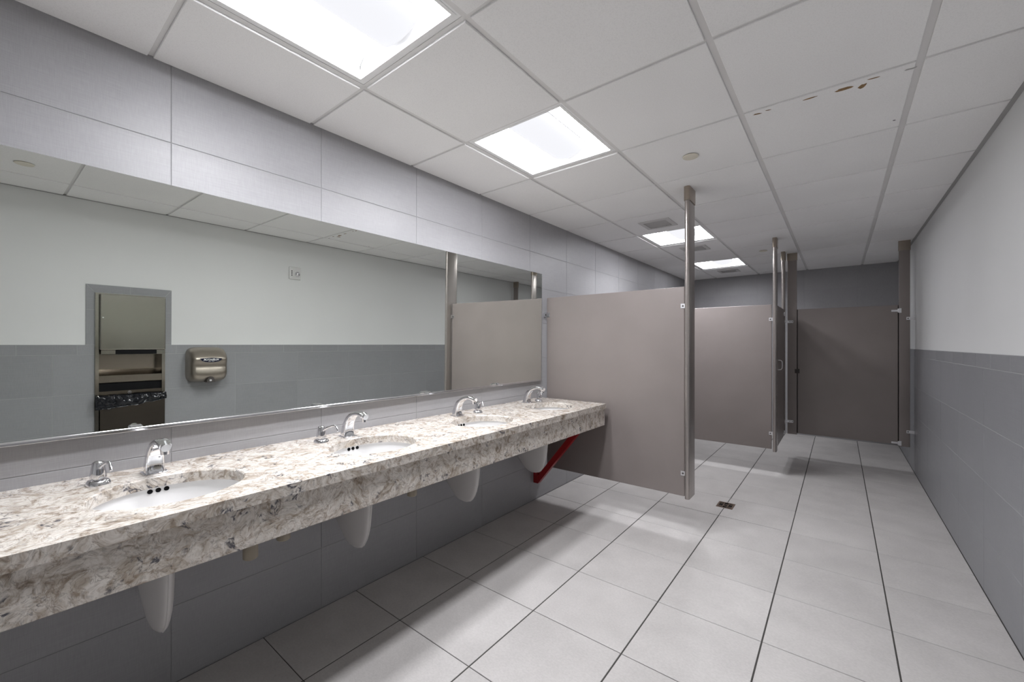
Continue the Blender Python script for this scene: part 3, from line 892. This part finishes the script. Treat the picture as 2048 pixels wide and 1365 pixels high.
lathe(bm, (0, 0, 0), [(0.014, -0.0015), (0.014, 0.0011), (0.021, 0.0011), (0.021, -0.0015)], 20)
for sx in (-1, 1):
    for sy in (-1, 1): lathe(bm, (sx * 0.035, sy * 0.042, 0), [(0.006, -0.0015), (0.006, 0.0011), (0.011, 0.0011), (0.011, -0.0015)], 12)
obj('rosette', bm, 'drain', t)

# ------------------------------------------------------------------ towel cabinet in the right wall (seen in the mirror)
t = thing('towel_cabinet', 'tall stainless paper towel dispenser and waste cabinet recessed in the wall', 'towel dispenser', (W, 0, 0))
y0, y1, z0, z1 = CAB
bm = bmesh.new()
for p in ((y0, y0 + 0.022, z0, z1), (y1 - 0.022, y1, z0, z1), (y0 + 0.022, y1 - 0.022, z1 - 0.014, z1), (y0 + 0.022, y1 - 0.022, z0, z0 + 0.02)):
    box(bm, -0.014, 0.002, p[0], p[1], p[2], p[3])
obj('frame', bm, 'steel', t)
bm = bmesh.new(); ya, yb, za, zb = y0 + 0.012, y1 - 0.012, z0 + 0.012, z1 - 0.012
box(bm, 0.120, 0.123, ya, yb, za, zb)
for p in ((ya, ya + 0.003, za, zb), (yb - 0.003, yb, za, zb), (ya + .003, yb - .003, za, za + 0.003), (ya + .003, yb - .003, zb - 0.003, zb)):
    box(bm, 0.003, 0.120, p[0], p[1], p[2], p[3])
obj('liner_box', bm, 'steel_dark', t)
up = obj('towel_door', rbx(-0.045, -0.0145, y0 + 0.0235, y1 - 0.004, 1.238, z1 - 0.008, 0.005, 2), 'steel', t)
bm = bmesh.new(); cyl(bm, (-0.045, y0 + 0.041, 1.495), (-1, 0, 0), 0.006, 0.005, 0.004, 14); obj('lock', bm, 'chrome', up)
obj('towel_tray', rbx(-0.044, 0.10, y0 + 0.030, y1 - 0.006, 1.200, 1.2375, 0.003, 1), 'steel', t)
tag(obj('towel_slot', rbx(-0.0475, -0.0442, 1.065, 1.322, 1.202, 1.236, 0.001, 1), 'black', t), 'black towel slot')
bm = bmesh.new()   # sloping shelf across the opening
loft(bm, [[(0.118, ya + 0.004, 1.070), (-0.010, ya + 0.004, 1.028), (-0.012, ya + 0.004, 0.972), (-0.008, ya + 0.004, 0.972), (-0.006, ya + 0.004, 1.024), (0.118, ya + 0.004, 1.064)],
          [(0.118, yb - 0.004, 1.070), (-0.010, yb - 0.004, 1.028), (-0.012, yb - 0.004, 0.972), (-0.008, yb - 0.004, 0.972), (-0.006, yb - 0.004, 1.024), (0.118, yb - 0.004, 1.064)]])
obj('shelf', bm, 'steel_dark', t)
bm = bx(-0.040, -0.036, y0 + 0.026, y1 - 0.008, z0 + 0.022, 0.862)
box(bm, -0.036, 0.10, y0 + 0.026, y0 + 0.030, z0 + 0.022, 0.862); box(bm, -0.036, 0.10, y1 - 0.030, y1 - 0.026, z0 + 0.022, 0.862)
box(bm, -0.036, 0.10, y0 + 0.030, y1 - 0.030, z0 + 0.022, z0 + 0.026)
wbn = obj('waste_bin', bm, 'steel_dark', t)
obj('bin_mouth', bx(-0.030, 0.10, y0 + 0.034, y1 - 0.034, 0.80, 0.806), 'black', t)
bm = bmesh.new(); cyl(bm, (-0.002, 1.156, 0.884), (-1, 0, 0), 0.013, 0.013, 0.010, 20); cyl(bm, (-0.012, 1.156, 0.884), (-1, 0, 0), 0.008, 0.006, 0.004, 16)
obj('lock', bm, 'chrome', t, smooth=True)
tag(obj('opening_shade_plate', bx(0.004, 0.010, ya + 0.005, yb - 0.005, 0.862, 0.968), 'black', t), 'black plate for the darkness inside the waste bin opening')  # black plate paints the dark void below the shelf lip
obj('lock_bar', bx(-0.002, 0.0005, y0 + 0.022, y1 - 0.022, 0.868, 0.900), 'steel_dark', t)

# black liner bag folded over the bin's rim
bm = bmesh.new(); nu, nv = 72, 12; grid = []
for i in range(nu + 1):
    u = i / nu; row = []
    y = y0 - 0.004 + (y1 - y0 + 0.006) * u
    top = 0.866 + 0.006 * noise.noise((u * 9, 0.3, 0)); bot = 0.762 + 0.055 * u ** 1.6 + 0.012 * noise.noise((u * 8, 4, 0))
    for j in range(nv + 1):
        v = j / nv
        z = top + (bot - top) * v
        d = 0.024 * noise.noise((u * 20, v * 2.6, 1.7)) + 0.010 * noise.noise((u * 46, v * 7, 5.1)) + 0.008 * math.sin(v * math.pi)
        wrap = 0.006 * (max(0.0, 0.05 - u) / 0.05 + max(0.0, u - 0.95) / 0.05) ** 1.5
        d = 0.6 * d + 0.010
        row.append((-0.050 - d - (0.012 if j == nv else 0) + wrap, y, z))
    row.insert(0, (-0.0425, y, top - 0.001)); row.insert(1, (-0.046, y, top + 0.005))
    grid.append([bm.verts.new(p) for p in row])
for a, b in zip(grid, grid[1:]):
    for k in range(len(a) - 1): bm.faces.new((a[k], a[k + 1], b[k + 1], b[k]))
bag = tag(obj('bin_liner', bm, 'bag', smooth=True, loc=(W, 0, 0)), 'crumpled black plastic bag folded over the waste bin rim', 'bag')
so = bag.modifiers.new('thickness', 'SOLIDIFY'); so.thickness = 0.001

# ------------------------------------------------------------------ hand dryer
dy, dz = 1.680, 0.935
t = thing('hand_dryer', 'brushed bronze metal hand dryer on the wall, seen in the mirror', 'hand dryer', (W, dy, dz))
def front_depth(z):          # how far the cover stands off the wall at height z
    pr = [(-0.01, 0.125), (0.02, 0.148), (0.05, 0.163), (0.085, 0.168), (0.12, 0.163), (0.150, 0.157), (0.180, 0.163), (0.205, 0.172),
          (0.225, 0.169), (0.250, 0.152), (0.280, 0.128), (0.305, 0.110), (0.33, 0.098)]
    for i_ in range(len(pr) - 1):
        (za, da), (zb, db) = pr[i_], pr[i_ + 1]
        if z <= zb:
            t_ = min(1.0, max(0.0, (z - za) / (zb - za))); hh = zb - za
            zp, dp = pr[max(0, i_ - 1)]; zn, dn = pr[min(len(pr) - 1, i_ + 2)]
            m0 = (db - dp) / (zb - zp) * hh; m1 = (dn - da) / (zn - za) * hh
            return (2 * t_ ** 3 - 3 * t_ ** 2 + 1) * da + (t_ ** 3 - 2 * t_ ** 2 + t_) * m0 + (3 * t_ ** 2 - 2 * t_ ** 3) * db + (t_ ** 3 - t_ ** 2) * m1
    return pr[-1][1]
bm = bmesh.new(); rings = []; NA = 96
for s_ in [0.02, 0.07, 0.13, 0.19, 0.25, 0.31, 0.37, 0.43, 0.49, 0.55, 0.61, 0.67, 0.72, 0.77, 0.81, 0.85, 0.89, 0.92, 0.945, 0.965, 0.98, 0.99, 0.996, 1.0]:
    ex = 2.0 + 3.5 * s_ ** 2; ring = []
    for k in range(NA):
        a_ = 2 * math.pi * k / NA; c, s2 = math.cos(a_), math.sin(a_)
        q = (abs(c) ** ex + abs(s2) ** ex) ** (-1 / ex)
        y_, z_ = 0.150 * s_ * q * c, 0.160 + 0.160 * s_ * q * s2
        fall = (1 - s_ ** 9) ** 0.42 if s_ < 1 else 0.0
        ring.append((-max(0.001, front_depth(z_) * fall), y_, z_))
    rings.append(ring)
loft(bm, rings)
obj('cover', bm, 'bronze', t, smooth=True)
# badge, tilted back like the brow
bm = bmesh.new()
def dome(sx, sz, n=20):
    pts = [(-sx, 0.0)] + [(-sx * math.cos(math.pi * k / n) * (1.0), -sz * math.sin(math.pi * k / n) ** 0.7) for k in range(1, n)] + [(sx, 0.0)]
    pts += [(sx * (1 - 2 * k / 8) , 0.006 * math.sin(math.pi * k / 8)) for k in range(1, 8)]
    return pts
def plate(bm, pts, x0, x1):
    f = [bm.verts.new((x0, y, z)) for y, z in pts]; b = [bm.verts.new((x1, y, z)) for y, z in pts]
    bm.faces.new(f); bm.faces.new(list(reversed(b)))
    for i in range(len(f)): bm.faces.new((f[i], f[(i + 1) % len(f)], b[(i + 1) % len(f)], b[i]))
plate(bm, dome(0.084, 0.037), -0.003, 0.0)
BL, BR = (-0.1725, 0.0, 0.222), (0, R(-6), 0)
badge = obj('badge', bm, 'chrome', t, loc=BL, rot=BR)
bm = bmesh.new(); plate(bm, [(y * 0.93, z * 0.90 - 0.0005) for y, z in dome(0.084, 0.037)], -0.0042, -0.0032)
obj('badge_face', bm, 'navy', badge)
cu = bpy.data.curves.new('txt', 'FONT'); cu.body = 'XLERATOR'; cu.align_x = 'CENTER'; cu.size = 0.0235; cu.extrude = 0.0003; cu.offset = 0.0005
tmp = bpy.data.objects.new('txt', cu); COL.objects.link(tmp)
bpy.context.view_layer.update()
me = bpy.data.meshes.new_from_object(tmp.evaluated_get(bpy.context.evaluated_depsgraph_get()))
bpy.data.objects.remove(tmp)
# local text x -> world -y so that it reads correctly from inside the room (facing -x)
me.transform(Matrix(((0, 0, -1, -0.0048), (-1.0, 0, 0, 0), (0, 1, 0, -0.0185), (0, 0, 0, 1))))
me.materials.clear(); me.materials.append(M['white'])
tag(link(bpy.data.objects.new('lettering', me), badge), 'white brand lettering')
bm = bmesh.new()
for a, b in ((-0.022, -0.003), (0.003, 0.022)): box(bm, -0.0047, -0.0043, a, b, -0.0262, -0.0236)
obj('small_print', bm, 'white', badge)
bm = bmesh.new()
pts = [(-0.034, 0.0)] + [(-0.030 * math.cos(math.pi * k / 14), 0.008 + 0.040 * math.sin(math.pi * k / 14)) for k in range(15)] + [(0.034, 0.0)]
plate(bm, pts, -0.1695, -0.08); obj('sensor_recess', bm, 'taupe_dark', t, loc=(0.0, 0, 0.006))
bm = bmesh.new(); cyl(bm, (-0.1695, -0.004, 0.024), (-1, 0, -0.3), 0.012, 0.009, 0.006, 16); obj('sensor_lens', bm, 'chrome', t, smooth=True)

# ------------------------------------------------------------------ alarm device on the right wall
t = thing('alarm_plate', 'small pale wall alarm device with a strobe, seen in the mirror', 'alarm', (WP, 2.487, 2.052))
obj('plate', rbx(-0.022, -0.0005, -0.060, 0.060, -0.066, 0.066, 0.004, 2), 'plastic', t)
bm = bmesh.new(); lathe(bm, (0, 0, 0), [(0.026, 0.0), (0.026, 0.008), (0.021, 0.018), (0.010, 0.024), (0.0005, 0.025)], 20)
o = obj('strobe_lens', bm, 'chrome', t, smooth=True, loc=(-0.0222, 0.022, -0.008), rot=(0, R(-90), 0))
for k in range(4):
    bm = bmesh.new(); cyl(bm, (-0.0222, -0.036, 0.022 - 0.016 * k), (-1, 0, 0), 0.0055, 0.0055, 0.0015, 10); obj('hole', bm, 'black', t)
bpy.context.view_layer.update()
